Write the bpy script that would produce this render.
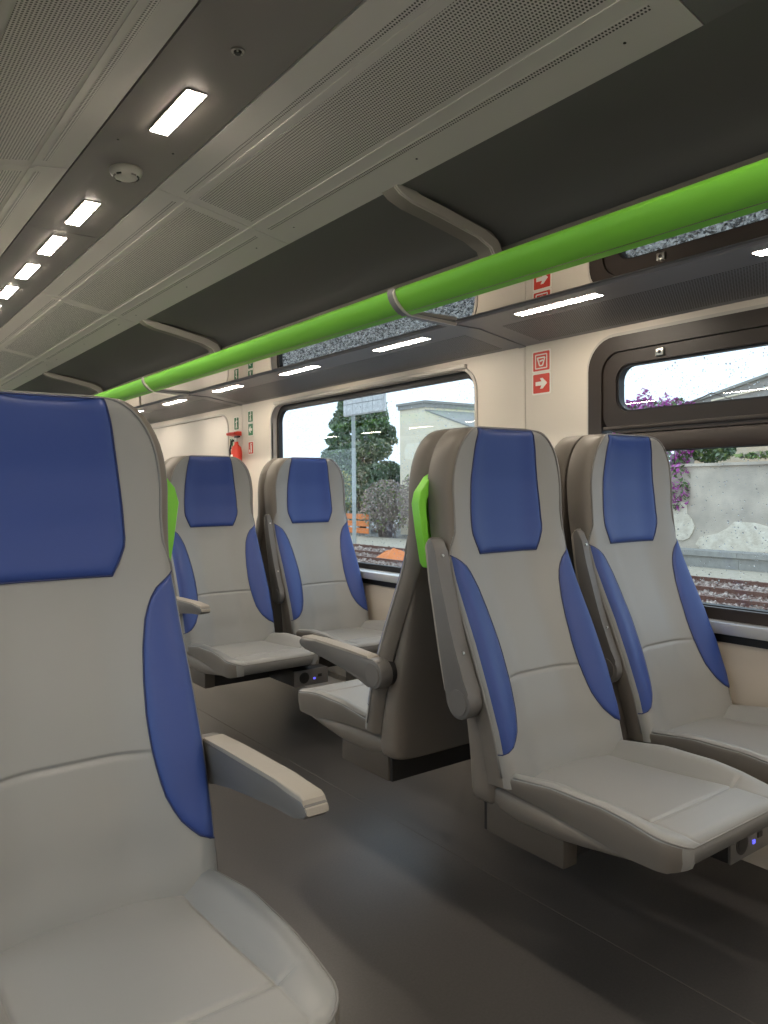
import bpy, bmesh, math, random
from mathutils import Vector, Matrix
random.seed(7)
for o in list(bpy.data.objects): bpy.data.objects.remove(o)
SC = bpy.context.scene
COL = SC.collection

# ------------------------------------------------------------------ camera
# world: X across the carriage (right window wall at 2.25), Y along it, Z up from the floor
cam_d = bpy.data.cameras.new('camera')
cam_d.sensor_fit = 'HORIZONTAL'; cam_d.sensor_width = 36.0
cam_d.lens = 770.0/768.0*36.0
cam_d.clip_start = 0.05; cam_d.clip_end = 400
cam = bpy.data.objects.new('camera', cam_d); COL.objects.link(cam)
_f = 770.0
_d = Vector(((-183-384)/_f, (493-512)/_f, 1.0)).normalized()
_r = math.radians(0.5)
_u = Vector((-math.sin(_r), -math.cos(_r), 0.0))
_u.z = -(_u.x*_d.x + _u.y*_d.y)/_d.z
_u.normalize()
_t = _d.cross(_u)
if _t.x < 0: _t = -_t
right = Vector((_t.x, _d.x, _u.x)); down = Vector((_t.y, _d.y, _u.y)); fwd = Vector((_t.z, _d.z, _u.z))
up = -down; back = -fwd
cam.matrix_world = Matrix(((right.x, up.x, back.x, 0.0), (right.y, up.y, back.y, 0.0),
                           (right.z, up.z, back.z, 1.08), (0, 0, 0, 1)))
SC.camera = cam

# ------------------------------------------------------------------ sky, exposure
W = bpy.data.worlds.new('sky'); SC.world = W; W.use_nodes = True
nt = W.node_tree; nt.nodes.clear()
wo = nt.nodes.new('ShaderNodeOutputWorld'); bg = nt.nodes.new('ShaderNodeBackground')
bg.inputs['Color'].default_value = (0.68, 0.85, 1.0, 1)
bg.inputs['Strength'].default_value = 1.5
nt.links.new(bg.outputs[0], wo.inputs[0])
SC.view_settings.view_transform = 'Standard'
SC.view_settings.look = 'None'
SC.view_settings.gamma = 1.0
SC.view_settings.use_curve_mapping = False
SC.view_settings.exposure = 0.25
LAMP_MAIN = 100.0      # aisle lamps in the ceiling strip
LAMP_RACK = 56.0      # slim lamps under the luggage rack
LAMP_COL = (1.0, 0.865, 0.70, 1)

# ------------------------------------------------------------------ materials
MATS = {}
def mat(name, col, rough=0.6, metal=0.0, spec=0.5, emit=None, bump=None, noise=None, coat=0.0):
    if name in MATS: return MATS[name]
    m = bpy.data.materials.new(name); m.use_nodes = True
    n = m.node_tree.nodes; l = m.node_tree.links
    b = n['Principled BSDF']
    b.inputs['Base Color'].default_value = (*col, 1)
    b.inputs['Roughness'].default_value = rough
    b.inputs['Metallic'].default_value = metal
    b.inputs['Specular IOR Level'].default_value = spec
    if coat: b.inputs['Coat Weight'].default_value = coat
    if emit:
        b.inputs['Emission Color'].default_value = emit[0]
        b.inputs['Emission Strength'].default_value = emit[1]
    if noise or bump:
        tc = n.new('ShaderNodeTexCoord')
    if noise:      # (scale, colour2, amount, detail)
        tx = n.new('ShaderNodeTexNoise'); tx.inputs['Scale'].default_value = noise[0]
        tx.inputs['Detail'].default_value = noise[3] if len(noise) > 3 else 4
        l.new(tc.outputs['Object'], tx.inputs['Vector'])
        rp = n.new('ShaderNodeValToRGB')
        rp.color_ramp.elements[0].position = 0.5-noise[2]; rp.color_ramp.elements[1].position = 0.5+noise[2]
        rp.color_ramp.elements[0].color = (*col, 1); rp.color_ramp.elements[1].color = (*noise[1], 1)
        l.new(tx.outputs['Fac'], rp.inputs['Fac']); l.new(rp.outputs['Color'], b.inputs['Base Color'])
    if bump:       # (scale, strength, distance)
        bx_ = n.new('ShaderNodeTexNoise'); bx_.inputs['Scale'].default_value = bump[0]
        bx_.inputs['Detail'].default_value = 3
        l.new(tc.outputs['Object'], bx_.inputs['Vector'])
        bp = n.new('ShaderNodeBump'); bp.inputs['Strength'].default_value = bump[1]
        bp.inputs['Distance'].default_value = bump[2]
        l.new(bx_.outputs['Fac'], bp.inputs['Height']); l.new(bp.outputs['Normal'], b.inputs['Normal'])
    MATS[name] = m
    return m

def perforated(name, col, hole, pitch, radius, rough=0.5):
    if name in MATS: return MATS[name]
    m = bpy.data.materials.new(name); m.use_nodes = True
    n = m.node_tree.nodes; l = m.node_tree.links; b = n['Principled BSDF']
    b.inputs['Roughness'].default_value = rough
    tc = n.new('ShaderNodeTexCoord'); sp = n.new('ShaderNodeSeparateXYZ'); l.new(tc.outputs['Object'], sp.inputs[0])
    def M(op, a, c=None):
        k = n.new('ShaderNodeMath'); k.operation = op
        for i, v in enumerate((a, c)):
            if v is None: continue
            if isinstance(v, (int, float)): k.inputs[i].default_value = v
            else: l.new(v, k.inputs[i])
        return k.outputs[0]
    row = M('DIVIDE', sp.outputs['X'], pitch)
    off = M('MULTIPLY', M('MODULO', M('FLOOR', M('ADD', row, 4000.0)), 2.0), 0.5)
    u = M('SUBTRACT', M('FRACT', M('ADD', row, 4000.0)), 0.5)
    v = M('SUBTRACT', M('FRACT', M('ADD', M('ADD', M('DIVIDE', sp.outputs['Y'], pitch), 4000.0), off)), 0.5)
    dd = M('SQRT', M('ADD', M('MULTIPLY', u, u), M('MULTIPLY', v, v)))
    f = M('LESS_THAN', dd, radius/pitch)
    mx = n.new('ShaderNodeMix'); mx.data_type = 'RGBA'
    l.new(f, mx.inputs['Factor'])
    mx.inputs['A'].default_value = (*col, 1); mx.inputs['B'].default_value = (*hole, 1)
    l.new(mx.outputs['Result'], b.inputs['Base Color'])
    MATS[name] = m
    return m

def glass_mat(name, tint=(0.98, 0.99, 0.99), refl=1.0):
    m = bpy.data.materials.new(name); m.use_nodes = True
    n = m.node_tree.nodes; l = m.node_tree.links; n.clear()
    o = n.new('ShaderNodeOutputMaterial'); t = n.new('ShaderNodeBsdfTransparent'); g = n.new('ShaderNodeBsdfGlossy')
    t.inputs['Color'].default_value = (*tint, 1); g.inputs['Roughness'].default_value = 0.0
    lw = n.new('ShaderNodeLayerWeight'); lw.inputs['Blend'].default_value = 0.5
    p5 = n.new('ShaderNodeMath'); p5.operation = 'POWER'; p5.inputs[1].default_value = 5.0
    l.new(lw.outputs['Facing'], p5.inputs[0])
    fr = n.new('ShaderNodeMath'); fr.operation = 'MULTIPLY_ADD'; fr.inputs[1].default_value = 0.96; fr.inputs[2].default_value = 0.04
    l.new(p5.outputs[0], fr.inputs[0])
    mx = n.new('ShaderNodeMixShader')
    l.new(fr.outputs[0], mx.inputs[0]); l.new(t.outputs[0], mx.inputs[1]); l.new(g.outputs[0], mx.inputs[2])
    l.new(mx.outputs[0], o.inputs[0]); MATS[name] = m
    return m

LEATHER = mat('grey_leatherette', (0.262, 0.263, 0.258), 0.42, spec=0.45, bump=(900, 0.12, 0.001))
SIDELEATHER = mat('taupe_leatherette', (0.160, 0.143, 0.125), 0.5, spec=0.4, bump=(900, 0.12, 0.001))
BLUE = mat('blue_leatherette', (0.026, 0.057, 0.23), 0.42, spec=0.45, bump=(900, 0.12, 0.001))
SHELL = mat('taupe_seat_shell', (0.172, 0.153, 0.134), 0.48, spec=0.4, bump=(500, 0.08, 0.001))
SKIRT = mat('dark_taupe_skirt', (0.085, 0.074, 0.063), 0.5)
ARMGREY = mat('grey_armrest_plastic', (0.128, 0.124, 0.121), 0.42)
ARMPAD = mat('light_grey_armrest_pad', (0.30, 0.275, 0.24), 0.5, bump=(900, 0.12, 0.001))
DARKPL = mat('black_plastic', (0.015, 0.015, 0.016), 0.45)
PIPING = mat('grey_piping', (0.20, 0.195, 0.19), 0.5)
BLUEPIPE = mat('dark_blue_seam', (0.015, 0.025, 0.10), 0.5)
GREEN = mat('bright_green_plastic', (0.22, 0.66, 0.06), 0.35)
FLOORM = mat('dark_rubber_floor', (0.055, 0.053, 0.053), 0.33, spec=0.5, noise=(160, (0.076, 0.072, 0.071), 0.25, 6), bump=(700, 0.15, 0.001))
FLOORSEAM = mat('floor_seam', (0.10, 0.092, 0.085), 0.5)
WALLM = mat('cream_wall_panel', (0.66, 0.61, 0.535), 0.45)
WALLDK = mat('wall_joint', (0.22, 0.20, 0.17), 0.7)
SIDEBOX = mat('beige_side_box', (0.50, 0.445, 0.38), 0.55)
BLINDM = mat('off_white_panel', (0.74, 0.70, 0.65), 0.5)
CEILP = mat('grey_ceiling_panel', (0.72, 0.70, 0.665), 0.75, spec=0.25)
CEILPERF = perforated('grey_ceiling_perforated', (0.72, 0.70, 0.665), (0.07, 0.066, 0.06), 0.0095, 0.0030)
BANDM = mat('dark_light_strip', (0.27, 0.25, 0.24), 0.5)
DARKC = mat('charcoal_rack_lining', (0.20, 0.20, 0.198), 0.65, bump=(300, 0.1, 0.001))
RACKBACK = mat('taupe_rack_back', (0.20, 0.185, 0.165), 0.6)
BRKT = mat('grey_bracket', (0.30, 0.28, 0.25), 0.5)
BRKTE = mat('pale_bracket_edge', (0.68, 0.65, 0.60), 0.45)
SOFF = mat('slate_soffit', (0.22, 0.22, 0.235), 0.38)
SOFFPERF = perforated('slate_soffit_perforated', (0.22, 0.22, 0.235), (0.02, 0.02, 0.022), 0.0085, 0.0029, 0.45)
MIRROR = mat('polished_shelf_underside', (0.56, 0.54, 0.50), 0.008, metal=1.0)
FRAMEM = mat('dark_brown_window_frame', (0.030, 0.022, 0.018), 0.42)
GASKET = mat('black_gasket', (0.012, 0.012, 0.014), 0.5)
ALU = mat('aluminium_sill', (0.62, 0.63, 0.65), 0.35, metal=0.6)
BEZEL = mat('pale_window_bezel', (0.50, 0.47, 0.43), 0.4)
STEEL = mat('steel', (0.55, 0.54, 0.50), 0.3, metal=1.0)
WHITEPL = mat('white_plastic', (0.62, 0.60, 0.55), 0.5)
RED = mat('sign_red', (0.62, 0.045, 0.025), 0.45)
SGREEN = mat('sign_green', (0.015, 0.16, 0.06), 0.45)
SWHITE = mat('sign_white', (0.80, 0.78, 0.72), 0.5)
LAMPM = mat('lamp_diffuser', (0.9, 0.9, 0.9), 0.5, emit=(LAMP_COL, LAMP_MAIN))
RACKLAMPM = mat('rack_lamp_diffuser', (0.9, 0.9, 0.9), 0.5, emit=(LAMP_COL, LAMP_RACK))
LEDM = mat('blue_led', (0.1, 0.1, 0.9), 0.4, emit=((0.15, 0.15, 1.0, 1), 0.9))
GLASS = glass_mat('window_glass')
DROP = bpy.data.materials.new('water_drop'); DROP.use_nodes = True
_b = DROP.node_tree.nodes['Principled BSDF']
_b.inputs['Transmission Weight'].default_value = 1.0; _b.inputs['IOR'].default_value = 1.33; _b.inputs['Roughness'].default_value = 0.0

# ------------------------------------------------------------------ helpers
def link(name, me, m, parent=None, smooth=False, loc=None, label=None):
    o = bpy.data.objects.new(name, me); COL.objects.link(o)
    if m is not None and not me.materials: me.materials.append(m)
    if smooth:
        for p in me.polygons: p.use_smooth = True
    if parent is not None: o.parent = parent
    if loc is not None: o.location = loc
    if label: o['label'] = label
    return o
def bmobj(name, bm, m, parent=None, smooth=False, angle=None, **k):
    bmesh.ops.recalc_face_normals(bm, faces=bm.faces)
    me = bpy.data.meshes.new(name); bm.to_mesh(me); bm.free()
    o = link(name, me, m, parent, smooth, **k)
    if angle is not None:
        for p in me.polygons: p.use_smooth = True
        me.set_sharp_from_angle(angle=math.radians(angle))
    return o
def thing(name, label, cat, loc=(0, 0, 0), rz=0, group=None):
    o = bpy.data.objects.new(name, None); COL.objects.link(o); o.empty_display_size = 0.05
    o.location = loc; o.rotation_euler = (0, 0, rz); o['label'] = label; o['category'] = cat
    if group: o['group'] = group
    return o
def tag(o, label, cat, group=None, kind=None):
    o['label'] = label; o['category'] = cat
    if group: o['group'] = group
    if kind: o['kind'] = kind
    return o
def struct(o, label, cat='structure'):
    o['kind'] = 'structure'; o['label'] = label; o['category'] = cat
    return o
def add_box(bm, x0, x1, y0, y1, z0, z1, bev=0.0, seg=2):
    vs = [bm.verts.new((x, y, z)) for x in (x0, x1) for y in (y0, y1) for z in (z0, z1)]
    F = [(0,1,3,2),(4,6,7,5),(0,4,5,1),(2,3,7,6),(0,2,6,4),(1,5,7,3)]
    fs = [bm.faces.new([vs[i] for i in f]) for f in F]
    if bev:
        es = list({e for f in fs for e in f.edges})
        bmesh.ops.bevel(bm, geom=es, offset=bev, segments=seg, profile=0.5, affect='EDGES')
def box(name, x0, x1, y0, y1, z0, z1, m, parent=None, bev=0.0, seg=2, **k):
    bm = bmesh.new(); add_box(bm, x0, x1, y0, y1, z0, z1, bev, seg)
    return bmobj(name, bm, m, parent, angle=35 if bev else None, **k)
def prism(name, pts, axis, a0, a1, m, parent=None, bev=0.0, seg=2, **k):
    """polygon pts in the two other axes, extruded along axis from a0 to a1"""
    bm = bmesh.new()
    def P(p, a):
        return {'x': (a, p[0], p[1]), 'y': (p[0], a, p[1]), 'z': (p[0], p[1], a)}[axis]
    A = [bm.verts.new(P(p, a0)) for p in pts]; B = [bm.verts.new(P(p, a1)) for p in pts]
    n = len(pts)
    fa = bm.faces.new(A); fb = bm.faces.new(B[::-1])
    for i in range(n): bm.faces.new((A[i], B[i], B[(i+1) % n], A[(i+1) % n]))
    if bev:
        es = list(fa.edges)+list(fb.edges)
        bmesh.ops.bevel(bm, geom=es, offset=bev, segments=seg, profile=0.5, affect='EDGES')
    return bmobj(name, bm, m, parent, angle=40, **k)
def loft_bm(bm, rings, cap=True, closed=True):
    R = [[bm.verts.new(p) for p in r] for r in rings]
    n = len(R[0])
    for a, b in zip(R, R[1:]):
        for i in range(n if closed else n-1):
            bm.faces.new((a[i], a[(i+1) % n], b[(i+1) % n], b[i]))
    if cap and closed:
        bm.faces.new(R[0][::-1]); bm.faces.new(R[-1])
    return R
def tube_bm(bm, pts, r, n=6, closed=False):
    pts = [Vector(p) for p in pts]; rings = []
    N = len(pts); prev = None
    for i, p in enumerate(pts):
        a = pts[i-1] if (i > 0 or closed) else p; b = pts[(i+1) % N] if (i < N-1 or closed) else p
        t = (b-a).normalized()
        ref = prev if prev is not None else (Vector((0, 0, 1)) if abs(t.z) < 0.9 else Vector((1, 0, 0)))
        s = t.cross(ref)
        if s.length < 1e-6: s = t.cross(Vector((0, 1, 0)))
        s.normalize(); q = s.cross(t).normalized(); prev = q
        rr = r[i] if isinstance(r, (list, tuple)) else r
        rings.append([p + (s*math.cos(2*math.pi*k/n) + q*math.sin(2*math.pi*k/n))*rr for k in range(n)])
    if closed:
        R = [[bm.verts.new(v) for v in g] for g in rings]
        for i in range(N):
            a, b = R[i], R[(i+1) % N]
            for k in range(n): bm.faces.new((a[k], a[(k+1) % n], b[(k+1) % n], b[k]))
    else: loft_bm(bm, rings)
def tube(name, pts, r, m, parent=None, n=6, closed=False, **k):
    bm = bmesh.new(); tube_bm(bm, pts, r, n, closed)
    return bmobj(name, bm, m, parent, smooth=True, **k)
def cyl_bm(bm, c, axis, r, h, n=24, r2=None):
    c = Vector(c); ax = {'x': Vector((1,0,0)), 'y': Vector((0,1,0)), 'z': Vector((0,0,1))}[axis]
    s = {'x': Vector((0,1,0)), 'y': Vector((1,0,0)), 'z': Vector((1,0,0))}[axis]; q = ax.cross(s)
    r2 = r if r2 is None else r2
    loft_bm(bm, [[c+ax*t+(s*math.cos(2*math.pi*k/n)+q*math.sin(2*math.pi*k/n))*rr for k in range(n)] for t, rr in ((0, r), (h, r2))])
def cyl(name, c, axis, r, h, m, parent=None, n=24, r2=None, **k):
    bm = bmesh.new(); cyl_bm(bm, c, axis, r, h, n, r2)
    return bmobj(name, bm, m, parent, angle=40, **k)
def rrect(y0, y1, z0, z1, r, seg=8):
    out = []
    for cy, cz, a0 in ((y1-r, z1-r, 0), (y0+r, z1-r, 90), (y0+r, z0+r, 180), (y1-r, z0+r, 270)):
        for k in range(seg+1):
            a = math.radians(a0+90*k/seg); out.append((cy+r*math.cos(a), cz+r*math.sin(a)))
    return out
def ring_x(name, outer, inner, x0, x1, m, parent=None, bev=0.0, **k):
    """plate in the y-z plane with one hole, both loops with equal counts"""
    bm = bmesh.new(); n = len(outer)
    V = {}
    for key, loop, x in (('o0', outer, x0), ('i0', inner, x0), ('o1', outer, x1), ('i1', inner, x1)):
        V[key] = [bm.verts.new((x, p[0], p[1])) for p in loop]
    for i in range(n):
        j = (i+1) % n
        bm.faces.new((V['o0'][i], V['o0'][j], V['i0'][j], V['i0'][i]))
        bm.faces.new((V['o1'][i], V['i1'][i], V['i1'][j], V['o1'][j]))
        bm.faces.new((V['o0'][i], V['o1'][i], V['o1'][j], V['o0'][j]))
        bm.faces.new((V['i0'][i], V['i0'][j], V['i1'][j], V['i1'][i]))
    if bev:
        es = [e for e in bm.edges if len(e.link_faces) == 2 and e.calc_face_angle(0) > 1.2]
        bmesh.ops.bevel(bm, geom=es, offset=bev, segments=2, profile=0.5, affect='EDGES')
    return bmobj(name, bm, m, parent, angle=40, **k)
def plate_hole_x(name, y0, y1, z0, z1, hole, x0, x1, m, parent=None):
    """rectangular wall panel with a rounded window hole"""
    bm = bmesh.new()
    O = [bm.verts.new((x0, y, z)) for y, z in ((y0, z0), (y1, z0), (y1, z1), (y0, z1))]
    I = [bm.verts.new((x0, p[0], p[1])) for p in hole]
    es = [bm.edges.new((L[i], L[(i+1) % len(L)])) for L in (O, I) for i in range(len(L))]
    r = bmesh.ops.triangle_fill(bm, edges=es, use_beauty=True)
    fs = list(bm.faces)
    ex = bmesh.ops.extrude_face_region(bm, geom=fs)
    vs = [v for v in ex['geom'] if isinstance(v, bmesh.types.BMVert)]
    bmesh.ops.translate(bm, vec=(x1-x0, 0, 0), verts=vs)
    return bmobj(name, bm, m, parent)
def empty_part(name, parent):
    o = bpy.data.objects.new(name, None); COL.objects.link(o); o.parent = parent; o.empty_display_size = 0.05
    return o
def interp(x, xs, ys):
    if x <= xs[0]: return ys[0]
    for a, b, c, d in zip(xs, xs[1:], ys, ys[1:]):
        if x <= b: return c+(d-c)*(x-a)/(b-a)
    return ys[-1]
def smin(a, b, t):
    t = max(0.0, min(1.0, (t-a)/(b-a))); return t*t*(3-2*t)

# ------------------------------------------------------------------ carriage shell
YB, YE = -3.2, 11.2
XR, XL = 2.25, -0.46           # window walls
CX = 0.895                     # carriage centre line
BAYS = [-2.88, -0.382, 2.116, 4.614, 7.112, 9.61]
fl = struct(box('floor', XL-0.1, XR+0.1, YB, YE, -0.06, 0.0, FLOORM), 'dark grey rubber floor of the carriage', 'floor')
for x in (1.487, 0.30):
    box('floor_joint', x-0.0015, x+0.0015, YB, YE, 0.0, 0.0008, FLOORSEAM, fl)

def soffit_z(x):     # underside of the lamp soffit, X measured on the right side
    return interp(x, [1.88, 2.00, 2.25], [1.672, 1.670, 1.630])

def build_window(idx, y0, y1, side, kind):
    """side=+1 right wall, -1 left wall; built for the right wall and mirrored for the left"""
    w = bpy.data.objects.new('window_%d' % idx, None); COL.objects.link(w)
    struct(w, {'hopper': 'large carriage window with dark brown frame and tilting vent pane',
               'plain': 'large fixed carriage window with rounded corners showing a conifer outside',
               'left': 'carriage window in the left wall', 'left2': 'carriage window in the left wall'}[kind], 'window')
    hole = rrect(y0, y1, 0.66, 1.585, 0.10)
    if kind == 'hopper':
        inner = rrect(y0+0.045, y1-0.045, 0.70, 1.545, 0.075)
        ring_x('outer_frame', rrect(y0-0.012, y1+0.012, 0.648, 1.597, 0.11), inner, XR-0.012, XR+0.05, FRAMEM, w, bev=0.004)
        ring_x('bezel', rrect(y0-0.024, y1+0.024, 0.636, 1.609, 0.12), rrect(y0-0.011, y1+0.011, 0.649, 1.596, 0.108), XR-0.005, XR+0.01, BEZEL, w, bev=0.002)
        s_o = rrect(y0+0.047, y1-0.047, 1.262, 1.543, 0.072); s_i = rrect(y0+0.100, y1-0.100, 1.334, 1.498, 0.055)
        ring_x('vent_sash', s_o, s_i, XR-0.004, XR+0.045, FRAMEM, w, bev=0.005)
        ring_x('sash_gasket', rrect(y0+0.098, y1-0.098, 1.332, 1.500, 0.056), rrect(y0+0.108, y1-0.108, 1.341, 1.492, 0.05), XR+0.004, XR+0.03, GASKET, w)
        box('sash_ledge', XR-0.010, XR+0.0, y0+0.05, y1-0.05, 1.275, 1.288, FRAMEM, w, bev=0.003)
        box('middle_bar', XR+0.0, XR+0.06, y0+0.03, y1-0.03, 1.196, 1.262, FRAMEM, w, bev=0.006)
        box('pane', XR+0.020, XR+0.026, y0+0.10, y1-0.10, 1.334, 1.498, GLASS, w)
        box('pane', XR+0.034, XR+0.040, y0+0.04, y1-0.04, 0.69, 1.20, GLASS, w)
        ring_x('lower_gasket', rrect(y0+0.040, y1-0.040, 0.690, 1.205, 0.05), rrect(y0+0.060, y1-0.060, 0.703, 1.196, 0.04), XR+0.010, XR+0.045, GASKET, w)
        k = box('vent_latch', XR-0.012, XR-0.003, 1.495, 1.525, 1.508, 1.532, STEEL, w, bev=0.002)
        cyl('latch_keyhole', (XR-0.014, 1.51, 1.52), 'x', 0.006, 0.003, DARKPL, k, n=10)
    else:
        ring_x('bezel', rrect(y0-0.014, y1+0.014, 0.646, 1.599, 0.112), hole, XR-0.006, XR+0.01, BEZEL, w, bev=0.003)
        ring_x('gasket', rrect(y0-0.004, y1+0.004, 0.656, 1.589, 0.103), rrect(y0+0.030, y1-0.030, 0.69, 1.555, 0.075), XR+0.035, XR+0.06, GASKET, w)
        box('pane', XR+0.046, XR+0.052, y0+0.01, y1-0.01, 0.67, 1.575, GLASS, w)
        box('blind_case', XR-0.016, XR+0.004, y0+0.05, y1-0.05, 1.588, 1.606, BEZEL, w, bev=0.004)
    box('sill', XR-0.055, XR+0.035, y0+0.0, y1-0.0, 0.628, 0.664, ALU, w, bev=0.005)
    if side < 0 and idx == 5:  # unseen blind, added to keep daylight off the nearest left seat
        box('added_blind', XR+0.014, XR+0.018, y0+0.005, y1-0.005, 0.67, 1.58, BLINDM, w)
        cyl('added_blind_hem', (XR+0.016, y0+0.01, 0.672), 'y', 0.007, y1-y0-0.02, ALU, w, n=10)
    if side < 0:
        w.scale = (-1, 1, 1); w.location = (XL+XR, 0, 0)
    return w

WIN = {}
def build_side(side):
    nm = 'wall_right' if side > 0 else 'wall_left'
    root = bpy.data.objects.new(nm, None); COL.objects.link(root)
    struct(root, 'cream window wall of the carriage on the %s' % ('right' if side > 0 else 'left'), 'wall')
    n = 0
    for i, (a, b) in enumerate(zip(BAYS, BAYS[1:])):
        y0, y1 = a+0.285+(0.06 if i == 1 else 0.0), b-0.449+(0.12 if i == 1 else 0.0)
        if i == 1: y0, y1 = 0.0, 1.787
        elif i == 2: y0, y1 = 2.40, 4.21
        elif i == 3: y0, y1 = 4.83, 6.60
        plate_hole_x('wall_panel', a+0.002, b-0.002, 0.06, 1.72, rrect(y0, y1, 0.66, 1.585, 0.10), XR, XR+0.07, WALLM, root)
        box('panel_joint', XR+0.004, XR+0.01, b-0.004, b+0.004, 0.06, 1.70, WALLDK, root)
        if i == 3 and side > 0:
            box('blind_panel', XR+0.012, XR+0.03, y0-0.01, y1+0.01, 0.65, 1.60, BLINDM, root)
            ring_x('panel_trim', rrect(y0-0.012, y1+0.012, 0.648, 1.597, 0.11), rrect(y0, y1, 0.66, 1.585, 0.10), XR-0.004, XR+0.02, BEZEL, root, bev=0.003)
        else:
            if side > 0: idx = {0: 3, 1: 1, 2: 2, 4: 4}[i]
            else: idx = 5+i
            kind = 'left' if (side < 0 or i in (0, 4)) else {1: 'hopper', 2: 'plain'}[i]
            w = build_window(idx, y0, y1, side, kind)
            if side > 0 and i in (0, 4): w['label'] = 'carriage window at the %s end of the right wall' % ('rear' if i == 0 else 'far')
            if side < 0: w['label'] = 'carriage window in the left wall, number %s along it' % ('one two three four five'.split()[i])
        # dado box, dark strip, skirting
        prism('side_box', [(XR-0.036, 0.09), (XR, 0.09), (XR, 0.600), (XR-0.018, 0.600), (XR-0.032, 0.575), (XR-0.036, 0.50)], 'y', a+0.004, b-0.004, SIDEBOX, root)
        box('side_strip', XR-0.020, XR+0.001, a, b, 0.598, 0.630, DARKPL, root)
        prism('skirting', [(XR-0.13, 0.0), (XR, 0.0), (XR, 0.09), (XR-0.10, 0.09)], 'y', a+0.002, b-0.002, SIDEBOX, root)
    if side < 0:
        root.scale = (-1, 1, 1); root.location = (XL+XR, 0, 0)
    return root
build_side(1); build_side(-1)

# end walls
ew = struct(box('wall_back', XL-0.1, XR+0.1, YB-0.06, YB, 0, 2.3, WALLM), 'cream end wall behind the viewer', 'wall')
fw = struct(box('wall_front', XL-0.1, XR+0.1, YE, YE+0.06, 0, 2.3, WALLM), 'cream end wall at the far end of the carriage', 'wall')
dr = struct(box('door_1', 0.50, 1.29, YE-0.03, YE, 0, 1.98, BANDM, bev=0.01), 'dark grey end door at the far end of the carriage', 'door')
box('door_glass', 0.62, 1.17, YE-0.036, YE-0.03, 0.9, 1.8, GASKET, dr)

# ceiling: light strip + perforated panels
ce = bpy.data.objects.new('ceiling', None); COL.objects.link(ce)
struct(ce, 'carriage ceiling with dark light strip and perforated grey panels', 'ceiling')
B0, B1 = 0.740, 1.050
SEAMS = [-3.2, 0.975, 2.845, 4.715, 6.585, 8.455, YE]
for a, b in zip([-3.2, 0.35, 3.55, 6.9], [0.35, 3.55, 6.9, YE]):
    box('light_strip', B0+0.004, B1-0.004, a+0.0012, b-0.0012, 2.207, 2.24, BANDM, ce)
box('strip_backing', B0-0.05, B1+0.05, YB, YE, 2.235, 2.25, DARKPL, ce)
box('roof', XL-0.1, XR+0.1, YB, YE, 2.30, 2.34, DARKC, ce)
def panel_z(x):    # x on the right half
    return interp(x, [1.05, 1.12, 1.45, 1.61], [2.207, 2.197, 2.133, 2.100])
def ceil_panel(a, b, side, dark):
    p = empty_part('ceiling_panel', ce)
    M = (lambda x: x) if side > 0 else (lambda x: 2*CX-x)
    def strip(name, x0, x1, y0, y1, off, m):
        n = 6; pts = []
        bm = bmesh.new(); xs = [x0+(x1-x0)*k/n for k in range(n+1)]
        lo = [[bm.verts.new((M(x), y, panel_z(x)-off)) for x in xs] for y in (y0, y1)]
        hi = [[bm.verts.new((M(x), y, panel_z(x)+0.012)) for x in xs] for y in (y0, y1)]
        for L in (lo, hi):
            for k in range(n): bm.faces.new((L[0][k], L[0][k+1], L[1][k+1], L[1][k]))
        for k in range(n):
            for q in (0, 1): bm.faces.new((lo[q][k], lo[q][k+1], hi[q][k+1], hi[q][k]))
        for k in (0, n): bm.faces.new((lo[0][k], lo[1][k], hi[1][k], hi[0][k]))
        return bmobj(name, bm, m, p, angle=40)
    if dark:
        strip('plain_sheet', 1.053, 1.61, a+0.002, b-0.002, 0, DARKC); return
    strip('panel_sheet', 1.053, 1.61, a+0.0015, b-0.0015, 0, CEILP)
    e = 0.055
    strip('hole_row', 1.131, 1.152, a+e, b-e, 0.0007, CEILPERF)
    strip('perforated_field', 1.193, 1.415, a+e, b-e, 0.0007, CEILPERF)
    strip('hole_row', 1.481, 1.502, a+e, b-e, 0.0007, CEILPERF)
    for x in (1.172, 1.438):
        strip('panel_rib', x-0.006, x+0.006, a+0.01, b-0.01, 0.0018, CEILP)
    for q in range(3):
        yy = a+e+(b-a-2*e)*(0.06+0.44*q)
        cyl('panel_screw', (M(1.545), yy, panel_z(1.545)-0.001), 'z', 0.004, 0.002, DARKPL, p, n=8)
for a, b in zip(SEAMS, SEAMS[1:]):
    for s in (1, -1): ceil_panel(a, b, s, a < 0)
for y in (2.522,):
    for x in (0.808, 0.990): cyl('strip_screw', (x, y, 2.2055), 'z', 0.004, 0.002, DARKPL, ce, n=8)

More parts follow.
